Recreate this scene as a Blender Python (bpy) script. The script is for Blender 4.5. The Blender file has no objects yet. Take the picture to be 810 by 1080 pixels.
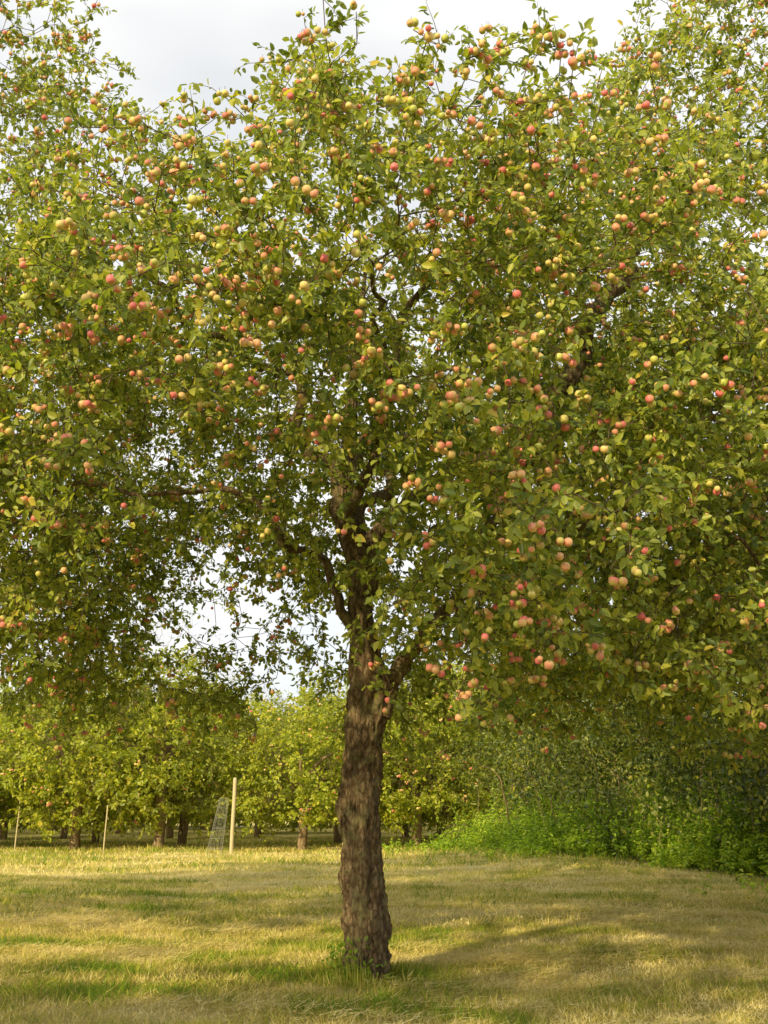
import bpy, math, numpy as np
from mathutils import Vector, noise
rng=np.random.default_rng(11)
scn=bpy.context.scene
scn.view_settings.view_transform='Standard'
scn.view_settings.look='None'
scn.view_settings.exposure=0

# ---------------------------------------------------------------- helpers
def nrm(a):
    return a/np.maximum(np.linalg.norm(a,axis=-1,keepdims=True),1e-9)
def make_obj(name,V,F,mat,parent=None,attrs=None,smooth=True,data=None):
    if data is None:
        V=np.asarray(V,dtype=np.float32); F=np.asarray(F,dtype=np.int32)
        me=bpy.data.meshes.new(name)
        me.vertices.add(len(V)); me.vertices.foreach_set('co',V.ravel())
        k=F.shape[1]
        me.loops.add(F.size); me.loops.foreach_set('vertex_index',F.ravel())
        me.polygons.add(len(F))
        me.polygons.foreach_set('loop_start',np.arange(len(F),dtype=np.int32)*k)
        me.update(calc_edges=True)
        me.polygons.foreach_set('use_smooth',np.full(len(F),smooth,dtype=bool))
        for an,av in (attrs or {}).items():
            a=me.attributes.new(an,'FLOAT','POINT'); a.data.foreach_set('value',np.asarray(av,dtype=np.float32))
        me.materials.append(mat)
    else: me=data
    ob=bpy.data.objects.new(name,me); scn.collection.objects.link(ob)
    if parent is not None: ob.parent=parent
    return ob
def empty(name,loc=(0,0,0)):
    e=bpy.data.objects.new(name,None); e.empty_display_size=0.3; e.location=loc
    scn.collection.objects.link(e); return e

def seg_tubes(p0,p1,r0,r1,k=5):
    n=len(p0); d=nrm(p1-p0)
    ref=np.where(np.abs(d[:,2:3])<0.9,np.array([[0,0,1.]]),np.array([[1.,0,0]]))
    u=nrm(np.cross(d,ref)); v=np.cross(d,u)
    a=np.arange(k)*2*np.pi/k
    ring=u[:,None]*np.cos(a)[None,:,None]+v[:,None]*np.sin(a)[None,:,None]
    V=np.concatenate([p0[:,None]+ring*r0[:,None,None],p1[:,None]+ring*r1[:,None,None]],1).reshape(-1,3)
    i=np.arange(k); j=(i+1)%k
    f=np.stack([i,i+k,j+k,j],1)
    F=(f[None]+(np.arange(n)*2*k)[:,None,None]).reshape(-1,4)
    return V,F

def catmull(P,R,step):
    P=np.asarray(P,float);R=np.asarray(R,float)
    PP=np.vstack([2*P[0]-P[1],P,2*P[-1]-P[-2]])
    out=[];ro=[]
    for i in range(len(P)-1):
        n=max(2,int(np.linalg.norm(P[i+1]-P[i])/step))
        for t in np.arange(n)/n:
            a,b,c,d=PP[i],PP[i+1],PP[i+2],PP[i+3]
            out.append(0.5*((2*b)+(-a+c)*t+(2*a-5*b+4*c-d)*t*t+(-a+3*b-3*c+d)*t**3))
            ro.append(R[i]*(1-t)+R[i+1]*t)
    out.append(P[-1]);ro.append(R[-1])
    return np.array(out),np.array(ro)

def sweep(P,R,k,step,rough=0.1,seed=0.0,crook=0.0):
    C,Rr=catmull(P,R,step)
    if crook>0:
        s=np.concatenate([[0],np.cumsum(np.linalg.norm(np.diff(C,axis=0),axis=1))])
        off=np.array([list(noise.noise_vector(Vector(c)*1.5+Vector((seed,0,0))))+list(noise.noise_vector(Vector(c)*4+Vector((0,seed,0)))) for c in C])
        C=C+(off[:,:3]+.3*off[:,3:])*crook*np.clip(s/.8,0,1)[:,None]
    T=nrm(np.gradient(C,axis=0))
    u=np.cross(T[0],[0,1,0.01]); u/=np.linalg.norm(u)
    V=[]
    for i in range(len(C)):
        u=u-T[i]*np.dot(u,T[i]); u/=np.linalg.norm(u); v=np.cross(T[i],u)
        for j in range(k):
            a=2*math.pi*j/k
            dr=u*math.cos(a)+v*math.sin(a)
            p=C[i]+dr*Rr[i]
            q=dr*Rr[i]*7
            n1=noise.noise(Vector((q[0]*1.6+seed,q[1]*1.6,C[i][2]*3.2+C[i][0])))
            n2=noise.noise(Vector((p[0]*18+seed,p[1]*18,p[2]*8)))
            n3=noise.noise(Vector((p[0]*50,p[1]*50+seed,p[2]*20)))
            ridge=abs(noise.noise(Vector((p[0]*30,p[1]*30,p[2]*5+seed))))
            V.append(p+dr*(n1*1.25*rough*Rr[i]+n2*rough*Rr[i]*1.0+n3*rough*0.5*Rr[i]-ridge*rough*1.0*Rr[i]))
    V=np.array(V); n=len(C)
    i=np.arange(n-1)[:,None]*k; j=np.arange(k)[None]; jn=(j+1)%k
    F=np.stack([i+j,i+jn,i+jn+k,i+j+k],-1).reshape(-1,4)
    return V,F,C,Rr
def merge(L):
    Vs=[];Fs=[];o=0
    for V,F in L:
        Vs.append(V);Fs.append(F+o);o+=len(V)
    return np.concatenate(Vs),np.concatenate(Fs)

def leaf_mesh(P,D,N,L,W):
    """six-sided folded leaf; P base, D axis, N face normal"""
    D=nrm(D); S=nrm(np.cross(D,N)); N=np.cross(S,D)
    L=L[:,None];W=W[:,None]
    b=P; t=P+D*L-N*L*0.18
    def e(f,w,s,h): return P+D*L*f+S*W*w*s+N*W*h-N*L*0.12*f*f
    V=np.stack([b,e(.28,.46,1,.16),e(.72,.36,1,.14),t,e(.72,.36,-1,.14),e(.28,.46,-1,.16)],1).reshape(-1,3)
    f=np.array([[0,1,2,3],[0,3,4,5]])
    F=(f[None]+(np.arange(len(P))*6)[:,None,None]).reshape(-1,4)
    return V,F

def apple_template(k=10):
    pr=[(0,.36),(.12,.43),(.30,.46),(.46,.30),(.50,.08),(.47,-.14),(.36,-.36),(.20,-.45),(0,-.40)]
    V=[];F=[]
    for r,z in pr:
        for j in range(k):
            a=2*math.pi*j/k; V.append((max(r,0.003)*math.cos(a),max(r,0.003)*math.sin(a),z))
    for i in range(len(pr)-1):
        for j in range(k):
            F.append((i*k+j,(i+1)*k+j,(i+1)*k+(j+1)%k,i*k+(j+1)%k))
    return np.array(V),np.array(F)
AV,AF=apple_template()

# ---------------------------------------------------------------- materials
def new_mat(name):
    m=bpy.data.materials.new(name); m.use_nodes=True
    nt=m.node_tree; nt.nodes.clear()
    out=nt.nodes.new('ShaderNodeOutputMaterial')
    return m,nt,out
def N_(nt,t,**kw):
    n=nt.nodes.new(t)
    for k,v in kw.items(): setattr(n,k,v)
    return n
def ramp(nt,fac,cols,interp='LINEAR'):
    r=nt.nodes.new('ShaderNodeValToRGB'); r.color_ramp.interpolation=interp
    e=r.color_ramp.elements
    while len(e)<len(cols): e.new(0.5)
    for el,(p,c) in zip(e,cols): el.position=p; el.color=(*c,1)
    nt.links.new(fac,r.inputs[0]); return r.outputs[0]
def attr(nt,name):
    a=nt.nodes.new('ShaderNodeAttribute'); a.attribute_name=name; return a.outputs['Fac']

def leaf_mat(name,cols,trans=0.40,spec=0.45,rough=0.42,back=(0.28,0.31,0.12)):
    m,nt,out=new_mat(name)
    c=ramp(nt,attr(nt,'rnd'),cols)
    geo=N_(nt,'ShaderNodeNewGeometry')
    mx=N_(nt,'ShaderNodeMix',data_type='RGBA'); 
    mm=N_(nt,'ShaderNodeMath',operation='MULTIPLY'); nt.links.new(geo.outputs['Backfacing'],mm.inputs[0]); mm.inputs[1].default_value=0.5
    nt.links.new(mm.outputs[0],mx.inputs[0]); nt.links.new(c,mx.inputs[6]); mx.inputs[7].default_value=(*back,1)
    p=N_(nt,'ShaderNodeBsdfPrincipled'); nt.links.new(mx.outputs[2],p.inputs['Base Color'])
    p.inputs['Roughness'].default_value=rough; p.inputs['Specular IOR Level'].default_value=spec
    t=N_(nt,'ShaderNodeBsdfTranslucent')
    hs=N_(nt,'ShaderNodeMix',data_type='RGBA',blend_type='MULTIPLY'); hs.inputs[0].default_value=1
    nt.links.new(c,hs.inputs[6]); hs.inputs[7].default_value=(1.6,1.65,0.6,1)
    nt.links.new(hs.outputs[2],t.inputs['Color'])
    ms=N_(nt,'ShaderNodeMixShader'); ms.inputs[0].default_value=trans
    nt.links.new(p.outputs[0],ms.inputs[1]); nt.links.new(t.outputs[0],ms.inputs[2])
    nt.links.new(ms.outputs[0],out.inputs[0]); return m

M_leaf=leaf_mat('apple_leaf',[(0,(.09,.14,.026)),(.3,(.205,.26,.042)),(.68,(.38,.415,.065)),(.93,(.55,.52,.09)),(1,(.62,.49,.09))])
M_leaf_far=leaf_mat('orchard_leaf',[(0,(.18,.23,.022)),(.5,(.38,.42,.035)),(.9,(.58,.55,.055)),(1,(.62,.53,.07))])
M_hedge=leaf_mat('hedge_leaf',[(0,(.045,.07,.012)),(.5,(.12,.155,.02)),(.9,(.28,.29,.035)),(1,(.42,.37,.045))],trans=.28)
M_weed=leaf_mat('nettle_leaf',[(0,(.15,.26,.015)),(.5,(.32,.48,.03)),(1,(.56,.62,.06))])

def bark_mat(name,c0,c1,c2,scale=1.0,bump=0.6,simple=False,lich=(.29,.27,.125)):
    m,nt,out=new_mat(name)
    tc=N_(nt,'ShaderNodeTexCoord')
    p=N_(nt,'ShaderNodeBsdfPrincipled'); p.inputs['Roughness'].default_value=.9; p.inputs['Specular IOR Level'].default_value=.15
    nt.links.new(p.outputs[0],out.inputs[0])
    mp=N_(nt,'ShaderNodeMapping'); mp.inputs['Scale'].default_value=(20*scale,20*scale,7*scale)
    nt.links.new(tc.outputs['Object'],mp.inputs[0])
    n=N_(nt,'ShaderNodeTexNoise'); n.inputs['Scale'].default_value=1.3; n.inputs['Detail'].default_value=2 if simple else 8; n.inputs['Roughness'].default_value=.75
    nt.links.new(mp.outputs[0],n.inputs['Vector'])
    c=ramp(nt,n.outputs['Fac'],[(.32,c0),(.5,c1),(.68,c2)])
    if simple:
        nt.links.new(c,p.inputs['Base Color']); return m
    v=N_(nt,'ShaderNodeTexVoronoi',feature='DISTANCE_TO_EDGE'); v.inputs['Scale'].default_value=1.9
    nd=N_(nt,'ShaderNodeMix',data_type='RGBA'); nd.inputs[0].default_value=.45
    nt.links.new(mp.outputs[0],nd.inputs[6]); nt.links.new(n.outputs['Color'],nd.inputs[7]); nt.links.new(nd.outputs[2],v.inputs['Vector'])
    cr=ramp(nt,v.outputs['Distance'],[(0,(.3,.26,.21)),(.2,(1,1,1))])
    mx=N_(nt,'ShaderNodeMix',data_type='RGBA',blend_type='MULTIPLY'); mx.inputs[0].default_value=.8
    nt.links.new(c,mx.inputs[6]); nt.links.new(cr,mx.inputs[7])
    n2=N_(nt,'ShaderNodeTexNoise'); n2.inputs['Scale'].default_value=6; n2.inputs['Detail'].default_value=7; n2.inputs['Roughness'].default_value=.75
    nt.links.new(tc.outputs['Object'],n2.inputs['Vector'])
    lf=ramp(nt,n2.outputs['Fac'],[(.50,(0,0,0)),(.60,(.65,.65,.65))])
    m2=N_(nt,'ShaderNodeMix',data_type='RGBA'); nt.links.new(lf,m2.inputs[0]); nt.links.new(mx.outputs[2],m2.inputs[6]); m2.inputs[7].default_value=(*lich,1)
    nt.links.new(m2.outputs[2],p.inputs['Base Color'])
    ad=N_(nt,'ShaderNodeMath',operation='ADD'); nt.links.new(n.outputs['Fac'],ad.inputs[0])
    cl=N_(nt,'ShaderNodeMath',operation='MINIMUM'); nt.links.new(v.outputs['Distance'],cl.inputs[0]); cl.inputs[1].default_value=.25
    nt.links.new(cl.outputs[0],ad.inputs[1])
    b=N_(nt,'ShaderNodeBump'); b.inputs['Strength'].default_value=bump; b.inputs['Distance'].default_value=.05
    nt.links.new(ad.outputs[0],b.inputs['Height']); nt.links.new(b.outputs[0],p.inputs['Normal'])
    return m
M_bark=bark_mat('apple_bark',(.095,.062,.034),(.25,.172,.10),(.45,.335,.21),bump=1.0)
M_bark_far=bark_mat('orchard_bark',(.14,.09,.05),(.27,.185,.11),(.38,.30,.18),simple=True)
M_twig=bark_mat('twig_bark',(.07,.05,.03),(.12,.085,.055),(.2,.15,.10),simple=True)

def apple_mat():
    m,nt,out=new_mat('apple_skin')
    base=ramp(nt,attr(nt,'rnd'),[(0,(.44,.48,.10)),(.45,(.62,.56,.15)),(.8,(.78,.54,.23)),(1,(.80,.40,.23))])
    tc=N_(nt,'ShaderNodeTexCoord')
    n=N_(nt,'ShaderNodeTexNoise'); n.inputs['Scale'].default_value=22; n.inputs['Detail'].default_value=3
    nt.links.new(tc.outputs['Object'],n.inputs['Vector'])
    a=N_(nt,'ShaderNodeMath',operation='MULTIPLY_ADD'); nt.links.new(n.outputs['Fac'],a.inputs[0]); a.inputs[1].default_value=.5; a.inputs[2].default_value=-.25
    b=N_(nt,'ShaderNodeMath',operation='ADD'); nt.links.new(attr(nt,'blush'),b.inputs[0]); nt.links.new(a.outputs[0],b.inputs[1])
    f=ramp(nt,b.outputs[0],[(.3,(0,0,0)),(1,(1,1,1))])
    mx=N_(nt,'ShaderNodeMix',data_type='RGBA'); nt.links.new(f,mx.inputs[0]); nt.links.new(base,mx.inputs[6]); mx.inputs[7].default_value=(.74,.18,.18,1)
    p=N_(nt,'ShaderNodeBsdfPrincipled'); p.inputs['Roughness'].default_value=.45; p.inputs['Specular IOR Level'].default_value=.4
    nt.links.new(mx.outputs[2],p.inputs['Base Color']); nt.links.new(p.outputs[0],out.inputs[0]); return m
M_apple=apple_mat()

# ---------------------------------------------------------------- sun direction
az=np.array([0.55,0.83]); az/=np.linalg.norm(az); EL=math.radians(28)
sun_travel=np.array([az[0]*math.cos(EL),az[1]*math.cos(EL),-math.sin(EL)])
TOSUN=-sun_travel

# ---------------------------------------------------------------- tree generator
def build_tree(limbs,env,n_clump,per_clump,sig,twigs,lpt,lsize,apples,mat_leaf,parent,voids=(),extra=(),trunk_k=40,rough=.1,seed=0,twl=(.14,.38),asize=.07,step=.05,mat_bark=None):
    r=np.random.default_rng(seed)
    parts=[];SK=[];SR=[]
    for li,(P,R) in enumerate(limbs):
        V,F,C,Rr=sweep(P,R,trunk_k if li==0 else 14,step*(1 if li==0 else 1.6),rough if li==0 else rough*.9,seed=seed+li*3.1,crook=0 if li==0 else .38)
        parts.append((V,F))
        for i in range(0,len(C),3): 
            if Rr[i]<0.155 : SK.append(C[i]);SR.append(Rr[i])
    SK=np.array(SK);SR=np.array(SR)
    V,F=merge(parts); make_obj('trunk_and_limbs',V,F,mat_bark or M_bark,parent)
    lo,hi=env(None)
    cs=[np.array(q,float) for q in extra]
    while len(cs)<n_clump:
        p=lo+(hi-lo)*r.random((4000,3)); w=env(p)
        p=p[r.random(len(p))<w]
        for q in p:
            if len(cs)>=n_clump: break
            ok=all(np.linalg.norm(q-np.array(v[0]))>v[1] for v in voids)
            if not ok: continue
            if (not cs or np.min(np.linalg.norm(np.array(cs)-q,axis=1))>sig*1.1): cs.append(q)
            elif r.random()<.004: cs.append(q)
    cs=np.array(cs)
    npc=r.poisson(per_clump,len(cs))+2
    A=np.repeat(cs,npc,0)+r.normal(0,1,(npc.sum(),3))*sig*np.array([1,1,.8])
    for v in voids: A=A[np.linalg.norm(A-np.array(v[0]),axis=1)>v[1]*.8]
    dist=np.array([np.min(np.linalg.norm(SK-a,axis=1)) for a in A])
    A=A[np.argsort(dist)]
    ns=len(SK)
    cap=ns+len(A)*8
    pos=np.zeros((cap,3));pos[:ns]=SK; par=np.full(cap,-1); path=np.zeros(cap); path[:ns]=0
    cnt=ns
    for a in A:
        d=np.linalg.norm(pos[:cnt]-a,axis=1)
        q=int(np.argmin(d+.28*path[:cnt])); L=d[q]
        m=min(6,max(1,int(L/.22)))
        prev=q; off=r.normal(0,.06,3)*L; off[2]-=.04*L
        for s in range(1,m+1):
            t=s/m
            pos[cnt]=pos[q]*(1-t)+a*t+off*4*t*(1-t)+ (r.normal(0,.022,3) if s<m else 0)
            par[cnt]=prev; path[cnt]=path[prev]+L/m; prev=cnt; cnt+=1
    pos=pos[:cnt];par=par[:cnt]
    rad=np.zeros(cnt); tip=.0038
    acc=np.zeros(cnt)
    for i in range(cnt-1,ns-1,-1):
        rr=max(tip**2.3,acc[i]*.62); rad[i]=rr**(1/2.3); acc[par[i]]+=rr
    rad[:ns]=SR
    rad=np.minimum(rad,.06)
    e=np.arange(ns,cnt); pr=par[e]
    r0=np.minimum(rad[pr],rad[e]*1.25)
    Vb,Fb=seg_tubes(pos[pr],pos[e],r0,rad[e],5)
    cand=e[rad[e]<.02]
    # no leafy twigs inside the open pockets of the crown
    keep=np.ones(len(cand),bool)
    for v in voids: keep&=np.linalg.norm(pos[cand]-np.array(v[0]),axis=1)>v[1]*.7
    cand=cand[keep]
    tn=r.poisson(twigs,len(cand)); ti=np.repeat(cand,tn); nT=len(ti)
    cen=np.array([(lo[0]+hi[0])/2,(lo[1]+hi[1])/2,lo[2]*.6+hi[2]*.4])
    outw=nrm(pos[ti]-cen)
    D=nrm(outw*.6+r.normal(0,.75,(nT,3))+np.array([0,0,.15]))
    L=r.uniform(twl[0],twl[1],nT)
    p0=pos[ti]; p1=p0+D*(L*.5)[:,None]; D2=nrm(D+np.array([0,0,-.45])); p2=p1+D2*(L*.5)[:,None]
    Vt,Ft=seg_tubes(p0,p1,np.full(nT,.0035),np.full(nT,.0028),3)
    Vt2,Ft2=seg_tubes(p1,p2,np.full(nT,.0028),np.full(nT,.0015),3)
    V,F=merge([(Vb,Fb),(Vt,Ft),(Vt2,Ft2)])
    make_obj('branches',V,F,M_twig,parent)
    k=lpt; t=(np.arange(k)+.6)/k
    tt=np.clip(t[None]+r.uniform(-.05,.05,(nT,k)),0,1)
    P=np.where((tt<.5)[...,None],p0[:,None]+(p1-p0)[:,None]*(tt*2)[...,None],p1[:,None]+(p2-p1)[:,None]*(tt*2-1)[...,None]).reshape(-1,3)
    DD=np.repeat(D2,k,0); n=len(P)
    ld=nrm(DD*.5+r.normal(0,.7,(n,3))+np.array([0,0,-.2]))
    P=P+ld*.012
    OW=np.repeat(outw,k,0)
    ln=nrm(OW*.45+r.normal(0,.6,(n,3))+np.array([0,0,.4])+TOSUN*.6)
    LS=lsize*r.uniform(.55,1.25,n); WS=LS*r.uniform(.52,.7,n)
    V,F=leaf_mesh(P,ld,ln,LS,WS)
    twt=np.repeat(r.normal(0,.13,nT),k)
    rv=np.clip(r.beta(2.2,2.6,n)+twt,0,1)
    make_obj('leaves',V,F,mat_leaf,parent,{'rnd':np.repeat(rv,6)})
    if apples>0:
        f=np.sin(pos[cand][:,0]*2.3+seed)+np.sin(pos[cand][:,1]*2.3+1)+np.sin(pos[cand][:,2]*2.6+2)
        rel=(pos[cand]-cen)/((hi-lo)/2)
        rad_out=np.linalg.norm(rel,axis=1)
        sunny=np.clip((nrm(rel)@TOSUN)*.6+.55,.12,1.1)
        w=np.exp(.6*f)*np.clip(rad_out,.2,1.2)**2.6*sunny; w/=w.sum()
        c=r.choice(cand,size=min(apples,len(cand)),replace=False,p=w)
        AP=[]
        for i in c:
            m=r.choice([1,2,3,4,5],p=[.34,.27,.19,.12,.08]); a0=r.random()*6.28
            for q in range(m):
                aa=a0+q*2*math.pi/m; rr_=0 if m==1 else asize*.5/math.sin(math.pi/max(m,2))
                AP.append(pos[i]+np.array([math.cos(aa)*rr_,math.sin(aa)*rr_,-.065-r.random()*.07]))
        AP=np.array(AP)
        AP+=nrm(AP-cen)*.10+TOSUN*.03
        n=len(AP)
        sz=asize*r.uniform(.7,1.18,n)
        ax=nrm(r.normal(0,.35,(n,3))+np.array([0,0,1.])); u=nrm(np.cross(ax,np.array([.3,1,0.1]))); v=np.cross(ax,u)
        loc=AV[None]*np.stack([sz,sz,sz*.93],1)[:,None]
        V=AP[:,None]+loc[...,0:1]*u[:,None]+loc[...,1:2]*v[:,None]+loc[...,2:3]*ax[:,None]
        dirn=nrm(V-AP[:,None])
        bd=nrm(TOSUN*.8+r.normal(0,.65,(n,3)))
        bl=(dirn*bd[:,None]).sum(-1)*.40+.38+r.normal(0,.29,(n,1))
        rv=np.repeat(r.random(n),len(AV))
        F=(AF[None]+(np.arange(n)*len(AV))[:,None,None]).reshape(-1,4)
        make_obj('apples',V.reshape(-1,3),F,M_apple,parent,{'rnd':rv,'blush':bl.reshape(-1)})
        s0=AP+ax*sz[:,None]*.36
        Vs,Fs=seg_tubes(s0,s0+np.array([0,0,.045])+r.normal(0,.008,(n,3)),np.full(n,.002),np.full(n,.002),3)
        make_obj('apple_stalks',Vs,Fs,M_twig,parent)
    print(len(P),'leaves')

def env_profile(cx,cy,prof,sy_front=1.0,sy_back=1.0,shell=1.6):
    prof=np.array(prof,float)
    R=prof[:,2].max()
    lo=np.array([cx-R,cy-R*sy_front,prof[0,0]]);hi=np.array([cx+R,cy+R*sy_back,prof[-1,0]])
    def env(p):
        if p is None: return lo,hi
        dx=p[:,0]-cx; dy=p[:,1]-cy; dy=np.where(dy<0,dy/sy_front,dy/sy_back)
        rr=np.hypot(dx,dy); z=p[:,2]
        an=np.arctan2(dy,dx)
        ro=np.interp(z,prof[:,0],prof[:,2])*(1+.10*np.sin(an*3+cx)+.08*np.sin(an*5+z*1.7+cy)); ri=np.interp(z,prof[:,0],prof[:,1])
        ok=(rr<ro)&(rr>ri)
        return ok*np.clip((rr/np.maximum(ro,.01)),.25,1)**shell
    return env

# ---------------------------------------------------------------- main apple tree
main=empty('apple_tree')
limbs=[
 ([(-.17,10,-.15),(-.15,10,.10),(-.17,10,.5),(-.23,10,1.2),(-.21,10,2.0),(-.15,10,2.6),(-.22,10,3.2),(-.27,10,3.82),(-.42,10.05,4.43),(-.38,10.1,5.16),(-.3,10,6.2),(-.2,10.1,7.4)],
  [.25,.215,.21,.185,.185,.195,.14,.12,.10,.075,.05,.02]),
 ([(-.25,10.1,3.5),(-.02,10.1,4.1),(.25,10.1,4.55),(1.1,10.5,5.1),(1.95,10.95,5.6),(2.2,11,6.3),(2.8,11.2,7.57),(3.2,11.4,8.6)],[.10,.09,.08,.085,.10,.12,.10,.03]),
 ([(-.40,10.05,4.2),(-.80,10,5.2),(-1.2,9.8,6.1),(-2.1,9.6,6.5),(-2.7,9.5,7.6)],[.08,.07,.05,.035,.02]),
 ([(-.22,10,3.05),(-.58,9.9,3.56),(-1.3,9.7,4.4),(-2.4,9.5,4.7),(-3.6,9.4,4.3)],[.06,.05,.035,.022,.012]),
 ([(-.05,10,2.35),(.1,9.95,2.8),(.55,9.7,3.3),(1.3,9.4,4.0),(2.4,9,4.1),(3.4,8.8,3.6)],[.12,.085,.065,.05,.035,.015]),
 ([(-.3,10,4.0),(-.25,9.2,4.9),(0,8.3,5.6),(.1,7.5,5.9)],[.07,.05,.03,.015]),
 ([(-.3,10,3.9),(-.1,11,5),(.2,12.2,6),(.3,13.2,6.4)],[.08,.06,.04,.02]),
 ([(-.38,10.1,4.8),(.2,9.8,5.9),(.6,9.6,7.1),(1.3,9.6,7.8)],[.065,.05,.035,.015]),
]
prof=[(2.7,3.3,3.9),(3.0,1.9,4.3),(3.4,1.3,4.8),(4.2,.8,5.0),(5.2,.3,5.0),(6.4,0,4.6),(7.2,0,3.8),(7.9,0,2.9),(8.4,0,1.9),(8.7,0,.9)]
V_ULEFT=[((-2.8,10,8.5),.8),((-3.35,12,10.0),.85)]
V_LLEFT=[((-1.9,9.5,3.3),1.1),((-2.4,12,3.8),1.3),((-.95,10.3,3.2),.65),((-1.5,8.2,3.0),.9),((-3.0,15,4.5),1.5)]
V_LIMB=[((2.0,9.0,5.9),.8),((2.3,10.1,6.45),.7),((1.7,7.9,5.3),.6)]
voids=[((-.9,6.3,2.9),1.7),((-.45,8.0,3.75),.75),((-.35,8.8,4.3),.45),((-.1,9,7.5),.45),((-.1,10.6,8.4),.5),((.9,8.8,8.6),.7)]+V_ULEFT+V_LLEFT+V_LIMB
extra=[(.25,8.9,3.15),(.7,8.8,3.0),(1.2,8.9,3.1),(1.6,9.2,3.3),(.4,9.1,3.5),(-.9,9.0,4.2),(-1.0,8.8,4.7),(.5,8.4,4.6),(.0,7.9,5.1),(-.6,7.8,5.3),(.9,8.0,5.4),(-1.6,8.2,5.2),
  (-.8,9.8,9.0),(-.9,9.7,9.4),(-3.2,9.2,3.7),(2.6,8.3,2.9),(3.3,8.3,2.6),(2.9,8.0,2.9)]
build_tree(limbs,env_profile(0,10.2,prof,.80,.95),345,17,.36,2.35,10,.077,3300,M_leaf,main,voids,extra,trunk_k=80,rough=.20,seed=5,step=.03,asize=.058)

def auto_limbs(bx,by,H,R,r,n=7,tr=.2,th=2.3):
    L=[([(bx,by,-.15),(bx+.02,by,.1),(bx-.03,by,th*.5),(bx+.04,by,th),(bx+.1,by+.1,H*.45),(bx,by+.1,H*.8)],[tr*1.3,tr*1.1,tr,tr*.95,tr*.5,tr*.12])]
    for i in range(n):
        a=i*2*math.pi/n+r.uniform(-.3,.3); z0=th+r.uniform(-.1,H*.22); up=r.uniform(.25,.75)
        c,s=math.cos(a),math.sin(a)
        zt=z0+up*(H-z0)*.75
        L.append(([(bx,by,z0-.15),(bx+c*R*.2,by+s*R*.2,z0+(zt-z0)*.35),(bx+c*R*.5,by+s*R*.5,z0+(zt-z0)*.75),(bx+c*R*.8,by+s*R*.8,zt)],[tr*.5,tr*.42,tr*.27,tr*.1]))
    return L
r=np.random.default_rng(3)
right=empty('apple_tree')
pr=[(2.2,1.5,4.0),(3.2,1.0,5.0),(4.4,.3,5.6),(6,0,5.8),(8,0,5.8),(10.5,0,5.2),(12.5,0,4.2),(14.6,0,1.8)]
build_tree(auto_limbs(6.8,14.2,13.5,5.4,r,8,.24,2.9),env_profile(6.8,14.2,pr,.9,.9,1.2),420,13,.45,2.2,8,.092,2300,M_leaf,right,V_LIMB[1:2],(),seed=21,asize=.062)
left=empty('apple_tree')
pl=[(3.0,3.0,4.4),(3.6,1.6,5.0),(4.6,.6,5.3),(6.4,0,5.4),(8.4,0,4.8),(10.4,0,4.2),(12.2,0,3.2),(13.4,0,1.6)]
build_tree(auto_limbs(-7.2,12.6,12,5.0,r,8,.22,2.4),env_profile(-7.2,12.6,pl,.9,.9,1.2),300,13,.42,2.2,8,.086,2200,M_leaf,left,V_ULEFT+V_LLEFT,(),seed=33,asize=.062)

# ---------------------------------------------------------------- terrain
def sm(a,b,x):
    t=np.clip((x-a)/(b-a),0,1); return t*t*(3-2*t)
def gz(x,y):
    x=np.asarray(x,float);y=np.asarray(y,float)
    near=1-sm(60,120,np.hypot(x,y))
    return near*(.03*np.sin(x*.9+y*.4)+.025*np.sin(y*1.3-x*.5)+.015*np.sin(x*2.7+1)*np.sin(y*2.1))+.35*sm(0,6,x)*sm(20,34,y)*near
_NZ={}
def vnoise(x,y,s,seed):
    if seed not in _NZ: _NZ[seed]=np.random.default_rng(seed).random((128,128))
    g=_NZ[seed]; u=x*s+500; v=y*s+500; i=np.floor(u).astype(int); j=np.floor(v).astype(int); a=u-i;b=v-j
    a=a*a*(3-2*a);b=b*b*(3-2*b); G=lambda p,q:g[p%128,q%128]
    return G(i,j)*(1-a)*(1-b)+G(i+1,j)*a*(1-b)+G(i,j+1)*(1-a)*b+G(i+1,j+1)*a*b
def patch(x,y):
    p=.36*vnoise(x,y*1.8,.45,1)+.32*vnoise(x,y*1.5,1.2,2)+.32*vnoise(x,y,3.1,3)
    return .62+(p-.5)*2.2
xs=np.concatenate([-np.geomspace(400,32,14),np.linspace(-30,30,121),np.geomspace(32,400,14)])
ys=np.concatenate([-np.geomspace(400,12,14),np.linspace(-10,60,141),np.geomspace(62,900,20)])
X,Y=np.meshgrid(xs,ys); Z=gz(X,Y)
V=np.stack([X,Y,Z],-1).reshape(-1,3)
nx=len(xs);ny=len(ys)
i=np.arange(ny-1)[:,None]*nx+np.arange(nx-1)[None]
F=np.stack([i,i+1,i+1+nx,i+nx],-1).reshape(-1,4)
m,nt,out=new_mat('meadow_ground')
tc=N_(nt,'ShaderNodeTexCoord')
n1=N_(nt,'ShaderNodeTexNoise'); n1.inputs['Scale'].default_value=.55; n1.inputs['Detail'].default_value=3
mp=N_(nt,'ShaderNodeMapping'); mp.inputs['Scale'].default_value=(.6,1.5,1); nt.links.new(tc.outputs['Object'],mp.inputs[0]); nt.links.new(mp.outputs[0],n1.inputs['Vector'])
n2=N_(nt,'ShaderNodeTexNoise'); n2.inputs['Scale'].default_value=26; n2.inputs['Detail'].default_value=5; n2.inputs['Roughness'].default_value=.75
nt.links.new(tc.outputs['Object'],n2.inputs['Vector'])
ma=N_(nt,'ShaderNodeMath',operation='MULTIPLY_ADD'); nt.links.new(n2.outputs['Fac'],ma.inputs[0]); ma.inputs[1].default_value=.7; 
nt.links.new(n1.outputs['Fac'],ma.inputs[2])
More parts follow.
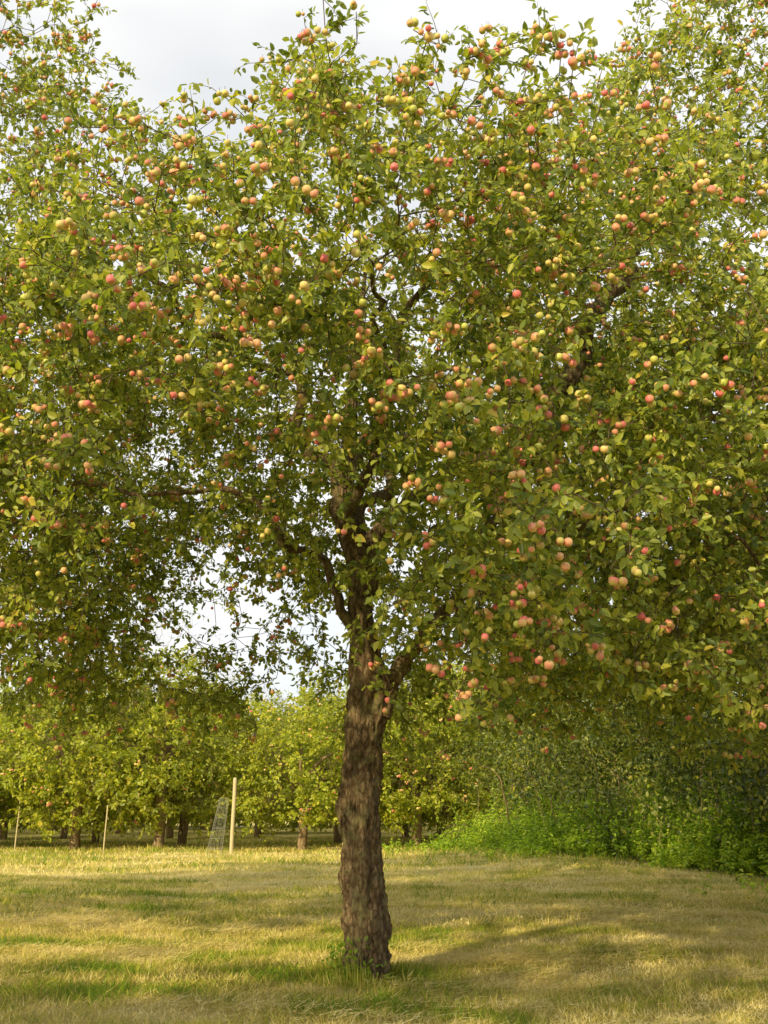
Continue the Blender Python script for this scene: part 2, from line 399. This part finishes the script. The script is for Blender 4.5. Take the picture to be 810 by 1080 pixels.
c=ramp(nt,ma.outputs[0],[(.6,(.20,.19,.035)),(.8,(.44,.37,.09)),(1.0,(.62,.51,.20))])
p=N_(nt,'ShaderNodeBsdfPrincipled'); p.inputs['Roughness'].default_value=.95; p.inputs['Specular IOR Level'].default_value=.1
nt.links.new(c,p.inputs['Base Color'])
b=N_(nt,'ShaderNodeBump'); b.inputs['Strength'].default_value=.8; b.inputs['Distance'].default_value=.05; nt.links.new(n2.outputs['Fac'],b.inputs['Height']); nt.links.new(b.outputs[0],p.inputs['Normal'])
nt.links.new(p.outputs[0],out.inputs[0])
make_obj('ground',V,F,m)

m,nt,out=new_mat('grass_blade')
c=ramp(nt,attr(nt,'rnd'),[(0,(.15,.27,.025)),(.28,(.40,.43,.055)),(.52,(.76,.62,.18)),(1,(.95,.82,.46))])
p=N_(nt,'ShaderNodeBsdfDiffuse'); nt.links.new(c,p.inputs[0])
t=N_(nt,'ShaderNodeBsdfTranslucent'); nt.links.new(c,t.inputs[0])
ms=N_(nt,'ShaderNodeMixShader'); ms.inputs[0].default_value=.25; nt.links.new(p.outputs[0],ms.inputs[1]); nt.links.new(t.outputs[0],ms.inputs[2]); nt.links.new(ms.outputs[0],out.inputs[0])
M_grass=m
def blades(n,y0,y1,xf,L,W,lean):
    y=np.sqrt(rng.uniform(y0**2,y1**2,n)); x=rng.uniform(-1,1,n)*(y*xf+1.5)
    pt=patch(x,y)
    z=gz(x,y)
    a=rng.uniform(0,2*np.pi,n); le=rng.normal(lean,.38,n)
    tall=np.clip(1.5-pt*.9,.35,1.8)
    l=rng.uniform(.4,1.3,n)*L*tall; w=rng.uniform(.6,1.2,n)*W
    D=np.stack([np.cos(a)*np.sin(le),np.sin(a)*np.sin(le),np.abs(np.cos(le))],1)
    b2=rng.uniform(0,2*np.pi,n)
    S=np.stack([np.cos(b2),np.sin(b2),np.zeros(n)],1)
    P=np.stack([x,y,z-.005],1)
    P=P+np.array([0,0,1])*(rng.random(n)*.02)[:,None]
    V=np.stack([P-S*w[:,None]/2,P+S*w[:,None]/2,P+D*l[:,None]],1).reshape(-1,3)
    c=np.clip(pt*.95+rng.normal(0,.2,n)-.06,0,1)
    return V,np.repeat(c,3)
sets=[blades(160000,6.5,14,.42,.08,.009,1.0),blades(110000,14,25,.45,.12,.015,1.0),blades(80000,25,48,.5,.16,.03,.9)]
nh=150; hx=rng.uniform(-7,7,nh); hy=rng.uniform(7,24,nh); m_=260
x=np.repeat(hx,m_)+rng.normal(0,.38,nh*m_)*np.repeat(rng.uniform(.5,1.6,nh),m_); y=np.repeat(hy,m_)+rng.normal(0,.14,nh*m_)
a=rng.uniform(0,2*np.pi,nh*m_); D=np.stack([np.cos(a),np.sin(a),rng.uniform(-.05,.35,nh*m_)],1); S=np.stack([-np.sin(a),np.cos(a),0*a+.3],1)
P=np.stack([x,y,gz(x,y)+rng.uniform(.01,.07,nh*m_)],1); l=rng.uniform(.08,.2,nh*m_)
V=np.stack([P-S*.0035,P+S*.0035,P+D*l[:,None]],1).reshape(-1,3)
sets.append((V,np.repeat(np.clip(rng.normal(.75,.2,nh*m_),0,1),3)))
V=np.concatenate([s[0] for s in sets]);C=np.concatenate([s[1] for s in sets])
make_obj('meadow_grass',V,np.arange(len(V)).reshape(-1,3),M_grass,None,{'rnd':C},smooth=False)

n=1500
a=rng.uniform(0,2*np.pi,n); rr=.2+np.abs(rng.normal(0,.18,n))
x=-.2+np.cos(a)*rr; y=10+np.sin(a)*rr; z=gz(x,y)
l=rng.uniform(.08,.30,n)*np.exp(-(rr-.2)*1.6)*(.6+.5*np.sin(a*3+1)); le=np.abs(rng.normal(.4,.35,n))
D=np.stack([np.cos(a)*np.sin(le),np.sin(a)*np.sin(le),np.cos(le)],1); S=np.stack([-np.sin(a),np.cos(a),0*a],1)
P=np.stack([x,y,z],1)
V=np.stack([P-S*.006,P+S*.006,P+D*l[:,None]],1).reshape(-1,3)
make_obj('grass_tuft',V,np.arange(len(V)).reshape(-1,3),M_grass,None,{'rnd':np.repeat(np.clip(rng.normal(.25,.2,n),0,1),3)},smooth=False)
n=110; a=rng.normal(4.1,.9,n); rr=.25+np.abs(rng.normal(0,.05,n)); P=np.stack([-.2+np.cos(a)*rr,10+np.sin(a)*rr,rng.uniform(.03,.34,n)],1)
V,F=leaf_mesh(P,nrm(rng.normal(0,1,(n,3))),nrm(rng.normal(0,.6,(n,3))+np.array([-.2,-.5,.6])),rng.uniform(.035,.065,n),rng.uniform(.02,.04,n))
make_obj('sucker_leaves',V,F,M_weed,main,{'rnd':np.repeat(rng.random(n)*.5,6)})

# ---------------------------------------------------------------- distant orchard
orch=empty('distant_orchard_trees')
variants=[]
for vi in range(3):
    e=empty('tmp'); rr=np.random.default_rng(50+vi)
    pf=[(1.1,1.0,1.8),(1.8,.4,2.6),(3,0,2.9),(4.5,0,2.5),(5.7,0,1.8),(6.6,0,.8)]
    build_tree(auto_limbs(0,0,6.0,2.6,rr,6,.17,1.7),env_profile(0,0,pf,1,1,1.0),115,7,.36,2.0,6,.15,90,M_leaf_far,e,(),(),trunk_k=10,seed=60+vi,twl=(.2,.5),step=.25,asize=.08,mat_bark=M_bark_far)
    ch=list(e.children); variants.append([(c.name.split('.')[0],c.data) for c in ch])
    for c_ in ch: bpy.data.objects.remove(c_)
    bpy.data.objects.remove(e)
spots=[]
for row,(yy,x0,x1,st) in enumerate([(37,-24,-1,4.0),(43,-27,4,4.0),(50,-31,9,4.1),(60,-36,30,4.2),(72,-44,46,4.1)]):
    for x in np.arange(x0,x1,st):
        spots.append((x+rng.uniform(-1.1,1.1),yy+rng.uniform(-1.6,1.6),rng.uniform(.85,1.14)*(1 if row<3 else 1.17)))
spots+=[(1.2,39,1.0),(3.6,43,1.1),(2.6,48,1.1),(6,46,1.2)]
def place(x,y,s,par,k,dz=0):
    for nm,me in variants[k%3]:
        if nm=='apple_stalks': continue
        o=make_obj(nm,None,None,None,par,data=me)
        o.location=(x,y,float(gz(x,y))-.02+dz); o.rotation_euler=(0,0,rng.uniform(0,6.28)); o.scale=(s,s,s*rng.uniform(.9,1.1))
for k,(x,y,s) in enumerate(spots): place(x,y,s,orch,k)
fh=empty('far_hedge')
nc=420; cx=rng.uniform(-46,44,nc); cy=rng.uniform(77,80,nc); hz=rng.uniform(.2,4.2,nc); m_=60
P=np.repeat(np.stack([cx,cy,hz],1),m_,0)+rng.normal(0,1,(nc*m_,3))*np.array([.9,.8,.5]); P[:,2]=np.maximum(P[:,2],.05); n=len(P)
LS=rng.uniform(.2,.45,n); V,F=leaf_mesh(P,nrm(rng.normal(0,1,(n,3))),nrm(rng.normal(0,.6,(n,3))+np.array([-.3,-.5,.5])),LS,LS*.65)
make_obj('foliage',V,F,M_hedge,fh,{'rnd':np.repeat(np.clip(rng.beta(2.5,2.5,n),0,1),6)})
# orchard trees standing behind the viewpoint, their shadows reach the near grass
bt=empty('apple_tree'); place(-6.0,-4.0,1.55,bt,1)
bt=empty('apple_tree'); place(-13.0,-5.5,1.4,bt,2)

# ---------------------------------------------------------------- hedgerow on the right
hedge=empty('hedgerow')
line=np.array([(3.4,37),(5.2,31),(7.2,26),(9.2,21),(11.2,16),(14,9)],float)
def online(t):
    s=t*(len(line)-1); i=np.minimum(s.astype(int),len(line)-2); f=(s-i)[:,None]
    return line[i]*(1-f)+line[i+1]*f
nc=1050
t=rng.random(nc)**.85; c2=online(t)
off=rng.uniform(-.7,3.0,nc)
cx=c2[:,0]+off*.9; cy=c2[:,1]+off*.45
h=rng.uniform(.05,1,nc)**1.1*(7.2+1.3*np.sin(t*17))
back=np.where(h<1.6,rng.uniform(.0,1.2,nc),0); cx+=back*.9; cy+=back*.45
C=np.stack([cx,cy,gz(cx,cy)+h],1)
m_=125
P=np.repeat(C,m_,0)+rng.normal(0,1,(nc*m_,3))*np.array([.50,.50,.42])
n=len(P)
P[:,2]=np.maximum(P[:,2],.1)
ld=nrm(rng.normal(0,1,(n,3))+np.array([0,0,-.3])); ln=nrm(rng.normal(0,.6,(n,3))+np.array([-.4,-.3,.6]))
LS=.13*rng.uniform(.6,1.3,n)
V,F=leaf_mesh(P,ld,ln,LS,LS*.62)
make_obj('foliage',V,F,M_hedge,hedge,{'rnd':np.repeat(np.clip(rng.beta(2,3,n)+np.repeat(rng.normal(0,.18,nc),m_),0,1),6)})
parts=[]
for i in range(46):
    tt=np.array([rng.random()*.85]); b=online(tt)[0]; bx,by=b[0]+rng.uniform(-.9,.8),b[1]+rng.uniform(-.5,.6)
    z=float(gz(bx,by)); R=rng.choice([.012,.02,.035,.09],p=[.42,.32,.18,.08])*rng.uniform(.8,1.2); H=rng.uniform(1.8,3.6); dx,dy=rng.normal(0,.7,2)
    V,F,_,_=sweep([(bx,by,z-.1),(bx+dx*.2,by+dy*.2,z+H*.3),(bx+dx*.4+.1,by+dy*.4,z+H*.65),(bx+dx,by+dy,z+H)],[R,R*.85,R*.6,R*.2],8,.25,.12,seed=i,crook=.16)
    parts.append((V,F))
V,F=merge(parts); make_obj('stems',V,F,M_bark_far,hedge)

# ---------------------------------------------------------------- nettles and brambles at hedge foot
weeds=empty('nettle_patch')
n=5200
t=rng.random(n)**.85; b=online(t); sp=.6+.3*np.sin(t*9+.5)+.25*np.sin(t*31)
x=b[:,0]+.9-np.abs(rng.normal(0,1.6,n))*sp-rng.uniform(-.3,.5,n); y=b[:,1]-rng.uniform(-.3,1.4,n)
hh=rng.uniform(.25,1.35,n)*(.95+.45*np.sin(x*2.1)*np.sin(y*1.7))*np.clip(.62+(x-b[:,0]+1.6)*.38,.35,1.7)
z=gz(x,y); dx=rng.normal(0,.2,(n,2))
p0=np.stack([x,y,z],1); p1=p0+np.stack([dx[:,0],dx[:,1],hh],1)
Vs,Fs=seg_tubes(p0,p1,np.full(n,.006),np.full(n,.003),3); make_obj('stems',Vs,Fs,M_weed,weeds,{'rnd':np.full(len(Vs),.3)})
k=17; f=rng.uniform(.2,1.02,(n,k,1)); P=(p0[:,None]+(p1-p0)[:,None]*f).reshape(-1,3)+rng.normal(0,.035,(n*k,3))
nn=len(P); ld=nrm(rng.normal(0,1,(nn,3))*np.array([1,1,.45])+np.array([0,0,-.1])); ln=nrm(rng.normal(0,.4,(nn,3))+np.array([0,-.2,1]))
LS=.11*rng.uniform(.6,1.3,nn); V,F=leaf_mesh(P,ld,ln,LS,LS*.5)
pl_=np.repeat(rng.normal(0,.14,n)+.16*np.sin(x*1.3+y),k)
make_obj('leaves',V,F,M_weed,weeds,{'rnd':np.repeat(np.clip(rng.random(nn)+pl_,0,1),6)})

# ---------------------------------------------------------------- post, stakes and wire guard
m,nt,out=new_mat('weathered_wood')
tc=N_(nt,'ShaderNodeTexCoord'); n1=N_(nt,'ShaderNodeTexNoise'); mp=N_(nt,'ShaderNodeMapping'); mp.inputs['Scale'].default_value=(30,30,3)
nt.links.new(tc.outputs['Object'],mp.inputs[0]); nt.links.new(mp.outputs[0],n1.inputs['Vector'])
c=ramp(nt,n1.outputs['Fac'],[(.3,(.48,.39,.22)),(.7,(.68,.56,.36))])
p=N_(nt,'ShaderNodeBsdfPrincipled'); p.inputs['Roughness'].default_value=.85; nt.links.new(c,p.inputs['Base Color']); nt.links.new(p.outputs[0],out.inputs[0]); M_wood=m
def post(x,y,h,rr,name):
    V,F,_,_=sweep([(x,y,-.1),(x+.01,y,h*.4),(x+.03,y,h*.8),(x+.03,y,h),(x+.03,y,h+.02)],[rr,rr*.95,rr*.93,rr*.9,.01],12,.2,.05)
    make_obj(name,V,F,M_wood)
post(-4.9,34,2.35,.065,'wooden_post')
post(-9.4,35.5,1.5,.025,'wooden_stake'); post(-1.4,36,1.6,.025,'wooden_stake'); post(-12.9,37,1.7,.025,'wooden_stake')
m,nt,out=new_mat('galvanised_wire')
p=N_(nt,'ShaderNodeBsdfPrincipled'); p.inputs['Roughness'].default_value=.6; p.inputs['Base Color'].default_value=(.34,.35,.30,1); nt.links.new(p.outputs[0],out.inputs[0]); M_wire=m
gcx,gcy=-5.4,34.3; a=np.arange(12)*2*np.pi/12
top=np.stack([gcx+.16+.15*np.cos(a),gcy+.15*np.sin(a),np.full(12,1.75)],1); bot=np.stack([gcx+.25*np.cos(a)-.1,gcy+.25*np.sin(a),np.full(12,.0)],1)
P0=[bot];P1=[top]
for f in np.linspace(.1,1,6):
    q=bot*(1-f)+top*f; P0.append(q);P1.append(np.roll(q,-1,0))
P0=np.concatenate(P0);P1=np.concatenate(P1)
V,F=seg_tubes(P0,P1,np.full(len(P0),.004),np.full(len(P0),.004),4); make_obj('wire_tree_guard',V,F,M_wire)

# ---------------------------------------------------------------- world, sun, camera
w=bpy.data.worlds.new('World'); scn.world=w; w.use_nodes=True
nt=w.node_tree; nt.nodes.clear()
wo=N_(nt,'ShaderNodeOutputWorld'); bg=N_(nt,'ShaderNodeBackground'); bg.inputs[1].default_value=.15
sky=N_(nt,'ShaderNodeTexSky',sky_type='NISHITA'); sky.sun_disc=False; sky.sun_elevation=EL; sky.sun_rotation=math.atan2(TOSUN[0],TOSUN[1])
tc=N_(nt,'ShaderNodeTexCoord'); mp=N_(nt,'ShaderNodeMapping'); mp.inputs['Scale'].default_value=(1,1,2.2)
cn=N_(nt,'ShaderNodeTexNoise'); cn.inputs['Scale'].default_value=2.6; cn.inputs['Detail'].default_value=3; cn.inputs['Roughness'].default_value=.5
nt.links.new(tc.outputs['Generated'],mp.inputs[0]); nt.links.new(mp.outputs[0],cn.inputs['Vector'])
cf=ramp(nt,cn.outputs['Fac'],[(.36,(.74,.74,.74)),(.58,(.98,.98,.98))])
mx=N_(nt,'ShaderNodeMix',data_type='RGBA'); nt.links.new(cf,mx.inputs[0]); nt.links.new(sky.outputs[0],mx.inputs[6]); mx.inputs[7].default_value=(7.2,7.2,7.1,1)
nt.links.new(mx.outputs[2],bg.inputs[0]); nt.links.new(bg.outputs[0],wo.inputs[0])
sl=bpy.data.lights.new('sun','SUN'); sl.energy=5.0; sl.angle=math.radians(.9); sl.color=(1,.84,.46)
so=bpy.data.objects.new('sun',sl); scn.collection.objects.link(so); so.rotation_euler=Vector(sun_travel).to_track_quat('-Z','Y').to_euler(); so.location=(-20,-15,20)
cd=bpy.data.cameras.new('camera'); cam=bpy.data.objects.new('camera',cd); scn.collection.objects.link(cam)
cd.sensor_fit='VERTICAL'; cd.sensor_height=36; cd.lens=36*1060/1080; cd.clip_end=3000
cam.location=(0,0,1.5); cam.rotation_euler=(math.radians(106.3),0,0)
scn.camera=cam
